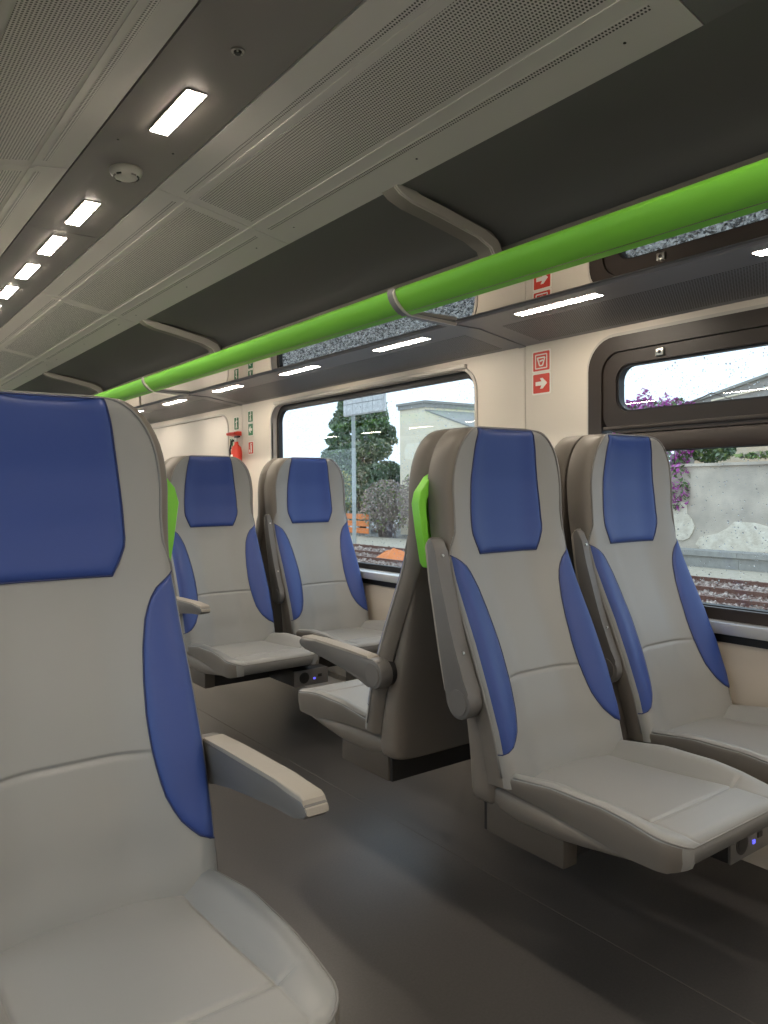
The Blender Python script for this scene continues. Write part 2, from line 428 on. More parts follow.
# aisle lamps, each a thing in the light strip
lamp_y = [-2.4, -1.9, 0.21, 0.72, 2.243, 3.265, 3.77, 4.28, 4.787, 5.30, 5.81, 6.32, 7.34, 7.85, 8.36, 8.87]  # unseen pair above the viewer put back to warm the nearest seat
ordn = {4: 'nearest and largest, by the smoke detector', 5: 'second, just beyond the smoke detector', 6: 'third from the front',
        7: 'fourth from the front', 8: 'fifth, at the left edge'}
NUM = 'first second third fourth fifth sixth seventh eighth ninth tenth eleventh twelfth thirteenth fourteenth fifteenth'.split()
for i, y in enumerate(lamp_y):
    t = thing('ceiling_lamp', 'glowing rectangular ceiling lamp in the dark strip, '+ordn.get(i, 'unseen, %s from the rear door' % NUM[i] if i < 4 else '%s beyond the fifth' % NUM[i-9]), 'lamp', (CX, y, 2.207), 0, 'aisle lamps in the ceiling strip')
    f = ring_x('lamp_frame', rrect(-0.155, 0.155, -0.032, 0.032, 0.008, 3), rrect(-0.150, 0.150, -0.027, 0.027, 0.006, 3), -0.003, 0.004, BANDM, t)
    f.rotation_euler = (0, math.radians(90), 0)
    box('diffuser', -0.027, 0.027, -0.15, 0.15, -0.006, 0.004, LAMPM, t)

# ------------------------------------------------------------------ luggage racks
def build_rack(side):
    nm = 'right' if side > 0 else 'left'
    S = (1, 1, 1) if side > 0 else (-1, 1, 1); L = (0, 0, 0) if side > 0 else (2*CX, 0, 0)
    def root(name, label, cat, group=None):
        t = thing(name, label, cat, L, 0, group); t.scale = S; return t
    # charcoal lining above the shelf
    t = root('rack_lining', 'charcoal lining of the luggage space above the %s rack' % nm, 'lining')
    prism('lining_top', [(1.612, 2.104), (1.80, 2.085), (2.06, 2.035), (2.12, 1.985), (2.20, 1.985), (2.20, 2.20), (1.612, 2.20)], 'y', YB, YE, DARKC, t)
    prism('lining_back', [(2.12, 1.722), (2.25, 1.722), (2.25, 1.984), (2.105, 1.984), (2.10, 1.93)], 'y', YB, YE, RACKBACK, t)
    # shelf with polished underside, one sheet per bay
    t = root('luggage_shelf', 'polished reflective shelf of the %s luggage rack behind the green rail' % nm, 'shelf')
    for a, b in zip(BAYS, BAYS[1:]):
        prism('shelf_sheet', [(1.650, 1.684), (1.93, 1.680), (1.93, 1.690), (1.650, 1.694)], 'y', a+0.02, b-0.02, MIRROR, t)
    # green rail
    t = root('green_rail', 'long bright green rail along the front of the %s luggage rack' % nm, 'rail')
    prof = [(1.606, 1.756), (1.601, 1.748), (1.603, 1.736), (1.612, 1.720), (1.626, 1.704), (1.643, 1.689), (1.660, 1.680), (1.672, 1.677), (1.676, 1.690), (1.668, 1.714), (1.655, 1.738), (1.638, 1.756), (1.618, 1.763)]
    for a, b in zip(BAYS, BAYS[1:]):
        prism('rail_section', prof, 'y', a+0.012, b-0.012, GREEN, t)
    # soffit with lamps, one panel per bay
    t = root('lamp_soffit', 'slate grey perforated soffit holding slim lamps under the %s rack' % nm, 'soffit')
    for a, b in zip(BAYS, BAYS[1:]):
        prism('soffit_panel', [(1.882, 1.71), (1.880, 1.676), (1.884, 1.672), (2.00, 1.670), (2.249, 1.630), (2.249, 1.71)], 'y', a+0.002, b-0.002, SOFF, t)
        def sp(name, x0, x1, y0, y1, off, m, par=t):
            bm = bmesh.new()
            q = [bm.verts.new((x, y, soffit_z(x)-off)) for x, y in ((x0, y0), (x1, y0+0.0), (x1, y1), (x0, y1))]
            q2 = [bm.verts.new((v.co.x, v.co.y, v.co.z+0.004)) for v in q]
            bm.faces.new(q); bm.faces.new(q2[::-1])
            for k in range(4): bm.faces.new((q[k], q[(k+1) % 4], q2[(k+1) % 4], q2[k]))
            return bmobj(name, bm, m, par)
        sp('perforated_strip', 2.025, 2.225, a+0.10, b-0.10, 0.0006, SOFFPERF)
    # brackets
    nb = {2.116: 'nearest one, at the wall joint by the red signs', 4.614: 'second bracket along the rack', 7.112: 'third bracket, far along the rack'}
    for y in BAYS:
        lab = 'grey %s rack bracket, %s' % (nm, nb.get(y, '%s from the rear end' % NUM[BAYS.index(y)]))
        t = root('rack_bracket', lab, 'bracket', 'luggage rack brackets')
        up_ = [(1.60, 2.101), (1.625, 2.082), (1.68, 2.062), (1.80, 2.040), (1.98, 2.002), (2.045, 1.975), (2.075, 1.925), (2.082, 1.84), (2.085, 1.765)]
        lo_ = [(1.597, 1.748), (1.600, 1.734), (1.609, 1.717), (1.623, 1.701), (1.641, 1.687), (1.662, 1.679), (1.68, 1.677), (1.88, 1.668), (2.00, 1.666), (2.247, 1.626)]
        def rib(name, line, dx, dz, y0, y1, m, par):
            pts = line+[(p[0]+dx, p[1]+dz) for p in line[::-1]]
            return prism(name, pts, 'y', y0, y1, m, par)
        rib('upper_arm', up_, 0.045, 0.045, y-0.014, y+0.055, BRKT, t)
        e = rib('upper_edge', [(p[0]-0.004, p[1]-0.004) for p in up_], 0.03, 0.03, y-0.024, y-0.017, BRKTE, t)
        rib('upper_edge', [(p[0]-0.004, p[1]-0.004) for p in up_], 0.03, 0.03, y-0.034, y-0.028, BRKTE, t)
        rib('lower_arm', lo_, 0.004, 0.014, y-0.008, y+0.026, SOFF, t)
        rib('lower_edge', [(p[0]-0.003, p[1]-0.003) for p in lo_[:8]], 0.005, 0.010, y-0.016, y-0.008, BRKTE, t)
    # slim lamps
    nl = {(2, 0): 'just left of the wall joint', (1, 2): 'above the red signs', (2, 1): 'over the middle of the conifer window',
          (2, 2): 'over the far end of the conifer window', (1, 1): 'at the right edge of the photo', (3, 0): 'just beyond the second bracket',
          (3, 1): 'over the blank wall panel', (3, 2): 'farthest one in view'}
    for i, a in enumerate(BAYS[:-1]):
        for j in range(3):
            y = a+0.4163+0.8327*j
            lab = 'slim glowing lamp under the %s luggage rack, %s' % (nm, nl.get((i, j), NUM[3*i+j]+' from the rear end') if side > 0 else NUM[3*i+j]+' from the rear end')
            q = root('rack_lamp', lab, 'lamp', 'slim lamps under the luggage rack')
            bm = bmesh.new()
            for x0, x1, y0, y1, z0, z1 in ((1.938, 1.976, y-0.17, y+0.17, 0.0004, 0.003),):
                vs = [bm.verts.new((x, yy, soffit_z(x)+z-0.0012)) for x in (x0, x1) for yy in (y0, y1) for z in (z0, z1)]
                for fidx in [(0,1,3,2),(4,6,7,5),(0,4,5,1),(2,3,7,6),(0,2,6,4),(1,5,7,3)]: bm.faces.new([vs[k] for k in fidx])
            bmobj('diffuser', bm, RACKLAMPM, q)
            for yy in (y-0.175, y+0.17):
                box('end_cap', 1.937, 1.977, yy, yy+0.005, soffit_z(1.97)-0.001, soffit_z(1.94)+0.002, SOFF, q)
build_rack(1); build_rack(-1)

# ------------------------------------------------------------------ seats
ZTOP = 1.238
def Pz(z): return interp(z, [.36, .39, .5, .6, .7, .8, .85, .9, .95, 1.0, 1.1, 1.18, 1.24], [-.304, -.300, -.272, -.236, -.194, -.146, -.123, -.105, -.095, -.088, -.084, -.084, -.082])
def Wz(z):
    if z > 1.06:
        t = min(1.0, (z-1.06)/(ZTOP-1.06)); return 0.112+0.110*math.sqrt(max(0, 1-t**2.3))
    return interp(z, [.36, .6, .86, .94, 1.06], [.220, .224, .222, .218, .222])
def yfront(x, z):
    w = Wz(z); u = abs(x)/max(w, 1e-4)
    c = interp(z, [.36, .45, .6, .75, .86, .93, 1.1, 1.24], [.034, .046, .048, .044, .036, .028, .030, .020])
    y = Pz(z)+c*(1-smin(0.25, 0.92, u))
    d = min(w-abs(x), (ZTOP-z)*1.0+0.0)
    r = 0.024
    if d < r: y += r-math.sqrt(max(0, r*r-(r-max(d, 0))**2))
    return y
def Wb(z): return Wz(z)-.022*smin(.90, .99, z)
def groove(z, z0, h=0.004, wd=0.006):
    return h*math.exp(-((z-z0)/wd)**2)
def mesh_grid(rows, m, side=None):
    me = bpy.data.meshes.new('grid'); n = len(rows[0])
    v = [tuple(p) for r in rows for p in r]
    f = [(i*n+j, i*n+j+1, (i+1)*n+j+1, (i+1)*n+j) for i in range(len(rows)-1) for j in range(n-1)]
    me.from_pydata(v, [], f); me.validate(); me.update()
    bm = bmesh.new(); bm.from_mesh(me); bmesh.ops.remove_doubles(bm, verts=bm.verts, dist=1e-5)
    bmesh.ops.recalc_face_normals(bm, faces=bm.faces); bm.to_mesh(me); bm.free()
    me.materials.append(m)
    if side is not None:
        me.materials.append(side[0])
        for p in me.polygons:
            if side[1](p.center, p.normal): p.material_index = 1
    for p in me.polygons: p.use_smooth = True
    return me
def frange(a, b, n): return [a+(b-a)*i/(n-1) for i in range(n)]
def back_cushion_mesh():
    zs = sorted(set(frange(.378, 1.19, 46)+[1.205, 1.217, 1.226, 1.232, 1.236, ZTOP]+[.605+d for d in (-.012, -.008, -.005, -.0025, 0, .0025, .005, .008, .012)]))
    us = [-1, -.995, -.98, -.955, -.93, -.905, -.88]+frange(-.84, .84, 25)+[.88, .905, .93, .955, .98, .995, 1]
    rows = []
    for z in zs:
        w = Wz(z); r = []
        yb = Pz(z)+0.075
        r.append((-w*0.95, yb+.004, z)); r.append((-w-.008, Pz(z)+0.066, z))
        for u in us:
            x = u*w; y = yfront(x, z)
            if abs(x) < 0.135: y += groove(z, .605, .005, .004)
            r.append((x, y, z))
        r.append((w+.008, Pz(z)+0.066, z)); r.append((w*0.95, yb+.004, z))
        rows.append(r)
    top = [(p[0]*0.97, max(p[1], Pz(ZTOP)+0.05), ZTOP-0.004) for p in rows[-1]]
    rows.append(top)
    return mesh_grid(rows, LEATHER, (SIDELEATHER, lambda c, n: (c.y > Pz(c.z)+0.021 and (abs(c.x) > Wz(c.z)*.9 or c.z > 1.2)) or abs(c.x) > Wb(c.z)))
def pad_mesh(zs, xl, xr, puff, m, nx=14, zlo=None, zhi=None, rim=0.012):
    rows = []
    for z in zs:
        a, b = xl(z), xr(z); r = []
        for i in range(nx+1):
            u = i/nx; u = 0.5-0.5*math.cos(math.pi*u)
            x = a+(b-a)*u
            d = min((b-a)*u, (b-a)*(1-u), max(0, z-zlo), max(0, zhi-z))
            h = puff*min(1.0, math.sqrt(max(0, d)/rim)) - 0.0015
            y = yfront(x, z)-h
            r.append((x, y, z))
        rows.append(r)
    return mesh_grid(rows, m)
HZ = [.907, .935, .965, 1.03, 1.10, 1.19, 1.236]; HX = [.106, .120, .132, .130, .124, .112, .100]
def head_w(z): return interp(z, HZ, HX)
BZ = [.452, .47, .50, .54, .60, .66, .72, .78, .83, .862, .885, .91]
BXI = [.222, .186, .158, .141, .132, .130, .134, .142, .153, .166, .182, .218]
def bol_in(z): return interp(z, BZ, BXI)
def dens(a, b, n):   # cosine spaced
    return [a+(b-a)*(0.5-0.5*math.cos(math.pi*i/(n-1))) for i in range(n)]
MESH = {}
def seat_meshes():
    MESH['back'] = back_cushion_mesh()
    MESH['head'] = pad_mesh(dens(.907, 1.236, 34), lambda z: -head_w(z), head_w, 0.007, BLUE, 18, .907, 1.25)
    MESH['bolR'] = pad_mesh(dens(.452, .91, 40), bol_in, lambda z: Wz(z)-0.004, 0.006, BLUE, 12, .452, .91, 0.008)
    MESH['bolL'] = pad_mesh(dens(.452, .91, 40), lambda z: -(Wz(z)-0.004), lambda z: -bol_in(z), 0.006, BLUE, 12, .452, .91, 0.008)
    # head pad outline + bolster outlines
    def seam(pts, r, m, closed=True):
        bm = bmesh.new(); tube_bm(bm, pts, r, 5, closed); me = bpy.data.meshes.new('seam')
        bmesh.ops.recalc_face_normals(bm, faces=bm.faces); bm.to_mesh(me); bm.free(); me.materials.append(m)
        for p in me.polygons: p.use_smooth = True
        return me
    zs = dens(.907, 1.234, 24)
    hp = [(-head_w(z), yfront(head_w(z), z)-.001, z) for z in zs]+[(head_w(z), yfront(head_w(z), z)-.001, z) for z in zs[::-1]]
    hp += [(x, yfront(x, .907)-.001, .907) for x in frange(.09, -.09, 7)]
    MESH['headseam'] = seam(hp, .0017, BLUEPIPE)
    zs = dens(.452, .91, 26)
    for s, k in ((1, 'bolRseam'), (-1, 'bolLseam')):
        MESH[k] = seam([(s*bol_in(z), yfront(bol_in(z), z)-.001, z) for z in zs], .0016, BLUEPIPE, False)
    # piping round the face of the back
    zs = [.40]+frange(.45, 1.06, 14)+frange(1.08, 1.2, 8)+[1.215, 1.226, 1.233]
    pl = [(Wb(z)+.0005, yfront(Wb(z), z)-.0008+(0.002 if z < .9 else 0), z) for z in zs]
    pp = [(-p[0], p[1], p[2]) for p in pl]+[(x, Pz(ZTOP)+.026, ZTOP+.0005) for x in frange(-.085, .085, 7)]+pl[::-1]
    MESH['piping'] = seam(pp, .0028, PIPING, False)
    # rear shell
    def back_y(z): return interp(z, [.30, .45, .70, .95, 1.1, 1.2, 1.24], [-.145, -.135, -.085, -.035, -.014, -.018, -.026])
    rings = []
    for z in [.315, .318, .326, .345]+frange(.37, 1.06, 22)+frange(1.08, 1.20, 8)+[1.212, 1.222, 1.229, 1.233, 1.235]:
        k = {.315: .90, .318: .95, .326: .98}.get(z, 1.0)
        w = (Wz(z)-.006)*interp(z, [.3, .45, .6, .9, 1.0, 1.3], [1.015, 1.0, .965, .955, .985, .985])*k
        y0 = Pz(z)+.064; y1 = max(back_y(z), y0+0.012)
        if z > 1.2: q = min(1.0, (1.24-z)/.04); y1 = y0+(y1-y0)*(0.45+0.55*math.sqrt(q))
        if z < .34: y0 -= 0.0
        yc, hy = (y0+y1)/2, (y1-y0)/2; ring = []
        for i in range(32):
            a = 2*math.pi*i/32; c, s = math.cos(a), math.sin(a); e = 0.42
            ring.append((w*math.copysign(abs(c)**e, c), yc+hy*math.copysign(abs(s)**e, s), z))
        rings.append(ring)
    bm = bmesh.new(); loft_bm(bm, rings); bmesh.ops.recalc_face_normals(bm, faces=bm.faces)
    me = bpy.data.meshes.new('shell'); bm.to_mesh(me); bm.free(); me.materials.append(SHELL)
    for p in me.polygons: p.use_smooth = True
    MESH['shell'] = me
    # seat cushion
    def wp(y):   # half width of the pan, rounded front corners
        if y < -.665:
            t = min(1, (-.665-y)/.06); return .160+.056*math.sqrt(max(0, 1-t*t))
        return interp(-y, [.2, .3, .45, .665], [.200, .214, .220, .216])
    def zt(x, y):
        w = wp(y); z = interp(-y, [.2, .28, .36, .50, .62, .70, .725], [.380, .380, .384, .392, .402, .402, .398])
        side = smin(.150, .196, abs(x))*interp(-y, [.2, .30, .42, .55, .66, .725], [.024, .032, .042, .034, .012, 0])
        z += side
        d = min(w-abs(x), (y+.725))
        r = .018
        if d < r: z -= r-math.sqrt(max(0, r*r-(r-max(d, 0))**2))
        return z
    def zb(y): return interp(-y, [.2, .30, .42, .52, .60, .70, .725], [.362, .366, .362, .350, .338, .338, .344])
    ys = [-.20]+frange(-.25, -.60, 22)+[-.612, -.618, -.6215, -.625, -.6285, -.632, -.64, -.655]+[-.665, -.675, -.685, -.695, -.704, -.711, -.717, -.721, -.7235, -.725]
    ys = sorted(set(ys), reverse=True)
    xs_c = [-.14, -.1, -.05, 0, .05, .1, .14]
    rows = []
    for y in ys:
        w = wp(y); g = .152
        xs = [-w, -w+.0015, -w+.004, -w+.009, -w+.016, -w+.028]
        inner = w-.028
        gl = min(g, inner-.012)
        xs += [-inner+(inner-gl-.009)*t for t in (.33, .66, 1.0)]+[-gl-.004, -gl-.002, -gl, -gl+.002, -gl+.004, -gl+.009]
        xs += [-gl+.009+(2*gl-.018)*t/10 for t in range(1, 10)]
        xs += [-v for v in xs[:15]][::-1]
        r = [(-w*.97, y*1.0 if y > -.7 else y+.006, zb(y)), (-w+.002, y, (zb(y)+zt(w-.002, y))/2-.006)]
        for x in xs:
            z = zt(x, y)
            z -= .0045*math.exp(-((abs(x)-gl)/.0032)**2)*(1 if -.632 < y < -.33 else 0.4)
            if abs(x) < gl+.03: z -= .0045*math.exp(-((y+.625)/.0035)**2)
            r.append((x, y, z))
        r += [(w-.002, y, (zb(y)+zt(w-.002, y))/2-.006), (w*.97, y*1.0 if y > -.7 else y+.006, zb(y))]
        rows.append(r)
    last = rows[-1]
    n = len(last)
    rows.append([(p[0], p[1]+.002, interp(i, [0, 2, n-3, n-1], [.346, .372, .372, .346])) for i, p in enumerate(last)])
    rows.append([(p[0]*.98, p[1]+.012, .345) for p in last])
    rows.append([(p[0]*.9, -.60, .345) for p in last])
    MESH['pan'] = mesh_grid(rows, LEATHER, (SIDELEATHER, lambda c, n: c.z < zt(wp(c.y)-.001, c.y)-.001 and abs(c.x) > wp(c.y)*.9 and c.y > -.716))
    pts = []
    yy = frange(-.30, -.66, 9)+[-.675, -.69, -.703, -.713, -.72]
    pts = [(-wp(y)+.004, y-.001, zt(wp(y)-.006, y)-.002) for y in yy]+[(x, -.7235, .386) for x in frange(-.16, .16, 7)]+[(wp(y)-.004, y-.001, zt(wp(y)-.006, y)-.002) for y in yy[::-1]]
    MESH['panpiping'] = seam(pts, .0024, PIPING, False)
    # pan shell
    rings = []
    for y in [-.165, -.168, -.18, -.21, -.26, -.32, -.38, -.44, -.50, -.56, -.61, -.65, -.66]:
        z1 = zb(y)+.008; z0 = interp(-y, [.165, .175, .21, .30, .44, .58, .65, .66], [.335, .318, .305, .293, .300, .322, .338, .342])
        if y > -.30: z1 = .370
        w = wp(y)*interp(-y, [.16, .3, .5, .66], [.985, .985, .97, .93]); zc, hz = (z0+z1)/2, (z1-z0)/2; ring = []
        if y in (-.165, -.66): w *= .95; hz *= .8
        for i in range(28):
            a = 2*math.pi*i/28; c, s = math.cos(a), math.sin(a); e = .42
            ring.append((w*math.copysign(abs(c)**e, c), y, zc+hz*math.copysign(abs(s)**e, s)))
        rings.append(ring)
    bm = bmesh.new(); loft_bm(bm, rings); bmesh.ops.recalc_face_normals(bm, faces=bm.faces)
    me = bpy.data.meshes.new('pan_shell'); bm.to_mesh(me); bm.free(); me.materials.append(SHELL)
    for p in me.polygons: p.use_smooth = True
    MESH['panshell'] = me
seat_meshes()

ARM_Y, ARM_Z = -.176, .565
def make_arm(parent, s, raised, thin=False):
    """s=-1: arm on the -x side. Built lowered (pointing -y), rotated about its pivot when raised"""
    a = empty_part('armrest', parent); a.location = (0, ARM_Y, ARM_Z)
    x0, x1 = (s*.228, s*.270) if not thin else (s*.2285, s*.254)
    if x0 > x1: x0, x1 = x1, x0
    R = .041
    prof = [(R*math.cos(math.radians(t))*1.0, R*math.sin(math.radians(t))) for t in range(-120, 91, 15)]
    top = [(-.02, R), (-.12, .043), (-.30, .046), (-.386, .044), (-.398, .038)]
    bot = [(-.401, .026), (-.393, .018), (-.365, .012), (-.30, .008), (-.20, -.004), (-.14, -.012), (-.09, -.022), (-.055, -.032)]
    prism('arm_body', prof+top+bot, 'x', x0, x1, ARMGREY, a, bev=.004)
    pad = [(-.02, R-.001), (-.12, .042), (-.30, .045), (-.386, .043), (-.401, .036), (-.404, .026), (-.398, .030), (-.392, .046), (-.382, .051), (-.30, .053), (-.12, .050), (-.03, .047)]
    prism('arm_pad', pad, 'x', x0+.001, x1-.001, ARMPAD, a, bev=.003)
    xo = x1 if s > 0 else x0
    cyl('pivot_cap', (xo-.001 if s > 0 else xo-.0025, 0, 0), 'x', .031, .0035, ARMGREY, a, n=28)
    xi = s*.198
    cyl('pivot_barrel', (min(xi, s*.232), 0, 0), 'x', .036, .034, DARKPL, a, n=24)
    for yy, zz in ((-.115, -.0175), (-.355, .0105)):
        cyl('screw', ((x0+x1)/2, yy, zz-.004), 'z', .0035, .004, STEEL, a, n=8)
    if raised:
        a.rotation_euler = (math.radians(-101), 0, 0)
    return a
def make_handle(parent, s):
    X0, X1 = s*.19, s*.262
    out = [(X0, 1.125), (s*.222, 1.108), (s*.254, 1.070), (s*.262, 1.040), (s*.250, .960), (s*.236, .885), (s*.226, .872), (X0, .89)]
    inn = [(X0, 1.082), (s*.222, 1.068), (s*.234, 1.050), (s*.237, 1.030), (s*.229, .960), (s*.219, .915), (s*.212, .908), (X0, .915)]
    bm = bmesh.new(); n = len(out)
    y0, y1 = -.022, .008
    L = [[bm.verts.new((p[0], y, p[1])) for p in q] for q in (out, inn) for y in (y0, y1)]
    o0, o1, i0, i1 = L
    for i in range(n-1):
        j = i+1
        bm.faces.new((o0[i], o0[j], i0[j], i0[i])); bm.faces.new((o1[i], i1[i], i1[j], o1[j]))
        bm.faces.new((o0[i], o1[i], o1[j], o0[j])); bm.faces.new((i0[i], i0[j], i1[j], i1[i]))
    for k in (0, n-1): bm.faces.new((o0[k], i0[k], i1[k], o1[k]))
    h = bmobj('grab_handle', bm, GREEN, parent, angle=40, label='bright green grab handle')
    md = h.modifiers.new('bevel', 'BEVEL'); md.width = .002; md.segments = 2; md.limit_method = 'ANGLE'
    prism('handle_web', [(X0, 1.075), (s*.230, 1.060), (s*.236, 1.02), (s*.230, .93), (X0, .915)], 'y', .000, .004, GREEN, h)
    return h
def make_seat(label, x, ym, facing, arms=(), handle=0, zs=1.0, group='blue and grey train seats'):
    """facing -1: faces -Y (towards the viewer); +1: faces away. arms: (side, raised, thin); side in seat-local x"""
    t = thing('train_seat', label, 'seat', (x, ym, SZ), 0 if facing < 0 else math.pi, group)
    t.scale = (SS, SS, SS*zs)
    link('back_shell', MESH['shell'], None, t)
    b = link('back_cushion', MESH['back'], None, t)
    link('piping', MESH['piping'], None, b)
    hd = link('headrest_pad', MESH['head'], None, t, label='blue headrest pad'); link('pad_seam', MESH['headseam'], None, hd)
    for k in ('bolL', 'bolR'):
        bo = link('side_bolster', MESH[k], None, t, label='blue side bolster'); link('bolster_seam', MESH[k+'seam'], None, bo)
    c = link('seat_cushion', MESH['pan'], None, t); link('piping', MESH['panpiping'], None, c)
    link('seat_shell', MESH['panshell'], None, t)
    for s, r, th in arms: make_arm(t, s, r, th)
    if handle: make_handle(t, handle)
    return t
YM = 1.4985; PITCH = 1.872; SS = 0.97; SZ = 0.0324
XA, XBW, XC = 1.447, 1.969, 0.326
make_seat('grey and blue aisle seat at the right front with raised armrest and green handle', XA, YM, -1, ((-1, True, False),), -1)
make_seat('grey and blue window seat beside the dark-framed vent window', XBW, YM, -1, ((-1, True, True),))
make_seat('aisle seat facing away, seen from its taupe shell side with lowered armrest', XA, YM, 1, ((1, False, False),))
make_seat('window seat facing away, its taupe headrest just peeking out behind the vent-window seat', XBW, YM, 1, ())
make_seat('large nearest seat at the left edge with a lowered beige armrest', XC, YM, -1, ((1, False, False),), 1, 1.014)
make_seat('farther aisle seat left of the conifer window, its cushion above the outlet box', XA, YM+PITCH, -1, ((-1, False, False),), -1)
make_seat('farther window seat in front of the conifer window with raised armrest', XBW, YM+PITCH, -1, ((-1, True, True),))
make_seat('aisle seat facing away, its taupe headrest edge behind the farther aisle seat', XA, YM+PITCH, 1, ())
make_seat('window seat facing away, its taupe headrest edge behind the farther window seat', XBW, YM+PITCH, 1, ())

# cantilever beams carrying each pair of seats from the wall
def beam(ym, f, label):
    t = thing('seat_beam', label, 'beam', (0, ym, 0), 0, 'cantilever beams under the seats')
    y0, y1 = (-.427, -.194) if f < 0 else (.194, .427)
    ya, yb = y0+.03, y1-.03
    box('beam_body', XA-.150, XR-.03, ya, yb, .262, .340, DARKPL, t, bev=.004)
    box('side_skirt', XA-.195, XA-.150, y0, y1, .268, .347, SKIRT, t, bev=.004)
    yr = y1 if f < 0 else y0
    box('beam_rear', XA-.190, XR-.03, yr-.012, yr+.012, .270, .338, DARKPL, t)
    box('wall_bracket', XR-.16, XR-.036, y0, y1, .12, .35, SHELL, t, bev=.006)
beam(YM, -1, 'taupe cantilever beam under the two right front seats')
beam(YM, 1, 'taupe cantilever beam under the seat facing away with lowered armrest')
beam(YM+PITCH, -1, 'dark cantilever beam under the farther pair of seats')
beam(YM+PITCH, 1, 'dark cantilever beam under the hidden farthest pair of seats')
t = thing('seat_beam', 'taupe cantilever beam under the nearest seat at the left', 'beam', (0, YM, 0), 0, 'cantilever beams under the seats')
box('beam_body', XL+.03, XC+.195, -.427, -.194, .268, .347, SHELL, t, bev=.004)
box('wall_bracket', XL+.036, XL+.16, -.427, -.194, .12, .35, SHELL, t, bev=.006)

# power outlet boxes between the seats
def outlet(y, label):
    t = thing('power_outlet_box', label, 'outlet', (1.630, y, .268), 0, 'outlet boxes under the seats')
    box('box_body', -.080, .080, 0.003, .22, 0, .066, DARKPL, t, bev=.004)
    f = box('faceplate', -.080, .080, -.004, .003, 0, .066, ARMGREY, t, bev=.002)
    cyl('socket', (-.035, -.0055, .034), 'y', .023, .003, DARKPL, t, n=24)
    cyl('socket_recess', (-.035, -.0062, .034), 'y', .017, .002, GASKET, t, n=20)
    box('usb_port', .030, .048, -.0062, -.004, .030, .042, DARKPL, t)
    box('indicator', .008, .018, -.0062, -.004, .022, .030, LEDM, t, label='small blue indicator light')
    box('hanger', -.05, .05, .06, .20, .066, .085, DARKPL, t)
outlet(YM-.625, 'dark outlet box with blue light under the right front seats')
outlet(YM+PITCH-.635, 'dark outlet box with blue light under the farther pair of seats')

# ------------------------------------------------------------------ small fittings
t = thing('smoke_detector', 'white oval smoke detector on the dark ceiling strip', 'detector', (0.905, 2.745, 2.207), 0)
bm = bmesh.new()
rings = []
for z, k in ((0, 1.0), (-.006, 1.0), (-.016, .93), (-.026, .72), (-.031, .45), (-.032, .1)):
    rings.append([(.056*k*math.cos(2*math.pi*i/28), .062*k*math.sin(2*math.pi*i/28), z) for i in range(28)])
loft_bm(bm, rings); bmobj('detector_body', bm, WHITEPL, t, smooth=True)
for i in range(10):
    a = 2*math.pi*i/10
    if i in (2, 7): continue
    b_ = box('vent_slot', -.002, .002, -.009, .009, -.004, .004, DARKPL if i % 3 == 0 else BRKT, t)
    b_.location = (.041*math.cos(a), .045*math.sin(a), -.0245); b_.rotation_euler = (0, 0, a)
t = thing('ceiling_sensor', 'small round metal sensor on the dark ceiling strip', 'sensor', (0.899, 1.838, 2.207), 0)
cyl('sensor_ring', (0, 0, -.004), 'z', .017, .005, STEEL, t); cyl('sensor_lens', (0, 0, -.010), 'z', .008, .007, DARKPL, t, n=14, r2=.011)
for k in range(3):
    a = 2*math.pi*k/3; cyl('sensor_prong', (.011*math.cos(a), .011*math.sin(a), -.009), 'z', .0025, .006, STEEL, t, n=8)

def sign(y, z, w, h, m, label, marks, x=XR, cat='sign', group=None):
    """plate on the right wall; marks drawn in u (to the viewer's right, = -Y) and v (up), in units of plate size"""
    t = thing('wall_sign', label, cat, (x, y, z), 0, group)
    ring = lambda k: rrect(-w/2*k, w/2*k, -h/2*k, h/2*k, .006, 3)
    prism('sign_border', [(p[0]*1.0, p[1]) for p in rrect(-w/2, w/2, -h/2, h/2, .006, 3)], 'x', -.0015, 0, SWHITE, t)
    prism('sign_plate', rrect(-w/2+.006, w/2-.006, -h/2+.006, h/2-.006, .004, 3), 'x', -.0025, -.0014, m, t)
    for mk in marks:
        prism('pictogram', [(-p[0]*w, p[1]*h) for p in mk], 'x', -.0034, -.0024, SWHITE, t)
    return t
ARROW_R = [[(-.30, -.09), (.02, -.09), (-.06, -.24), (.08, -.24), (.32, 0), (.08, .24), (-.06, .24), (.02, .09), (-.30, .09)]]
ARROW_L = [[(-p[0], p[1]) for p in ARROW_R[0]]]
def bar(x0, y0, x1, y1, t=.05):
    dx, dy = x1-x0, y1-y0; l = math.hypot(dx, dy); nx, ny = -dy/l*t/2, dx/l*t/2
    return [(x0+nx, y0+ny), (x1+nx, y1+ny), (x1-nx, y1-ny), (x0-nx, y0-ny)]
CUP = [bar(-.3, .3, .3, .3), bar(-.3, -.32, .3, -.32), bar(-.3, -.32, -.3, .3), bar(.3, -.32, .3, .3),
       bar(-.2, .16, .2, .16, .06), bar(-.2, .16, -.08, -.2, .06), bar(.2, .16, .08, -.2, .06), bar(-.08, -.2, .08, -.2, .06), bar(-.08, .0, .1, .04, .07)]
MAN = [bar(-.1, -.35, .0, .0, .1), bar(.12, -.35, .02, .0, .1), bar(.0, .0, .06, .26, .14), bar(-.18, .1, .2, .18, .07), [(.02, .30), (.14, .30), (.14, .40), (.02, .40)]]
EXTI = [bar(.12, -.36, .12, .2, .16), bar(-.05, .30, .25, .30, .07), bar(-.05, .30, -.12, -.1, .06), [(-.3, -.35), (-.08, -.35), (-.08, -.12), (-.3, -.12)]]
sign(2.030, 1.561, .094, .084, RED, 'upper red square sign with cup-like pictogram beside the vent window', CUP, group='red wall signs')
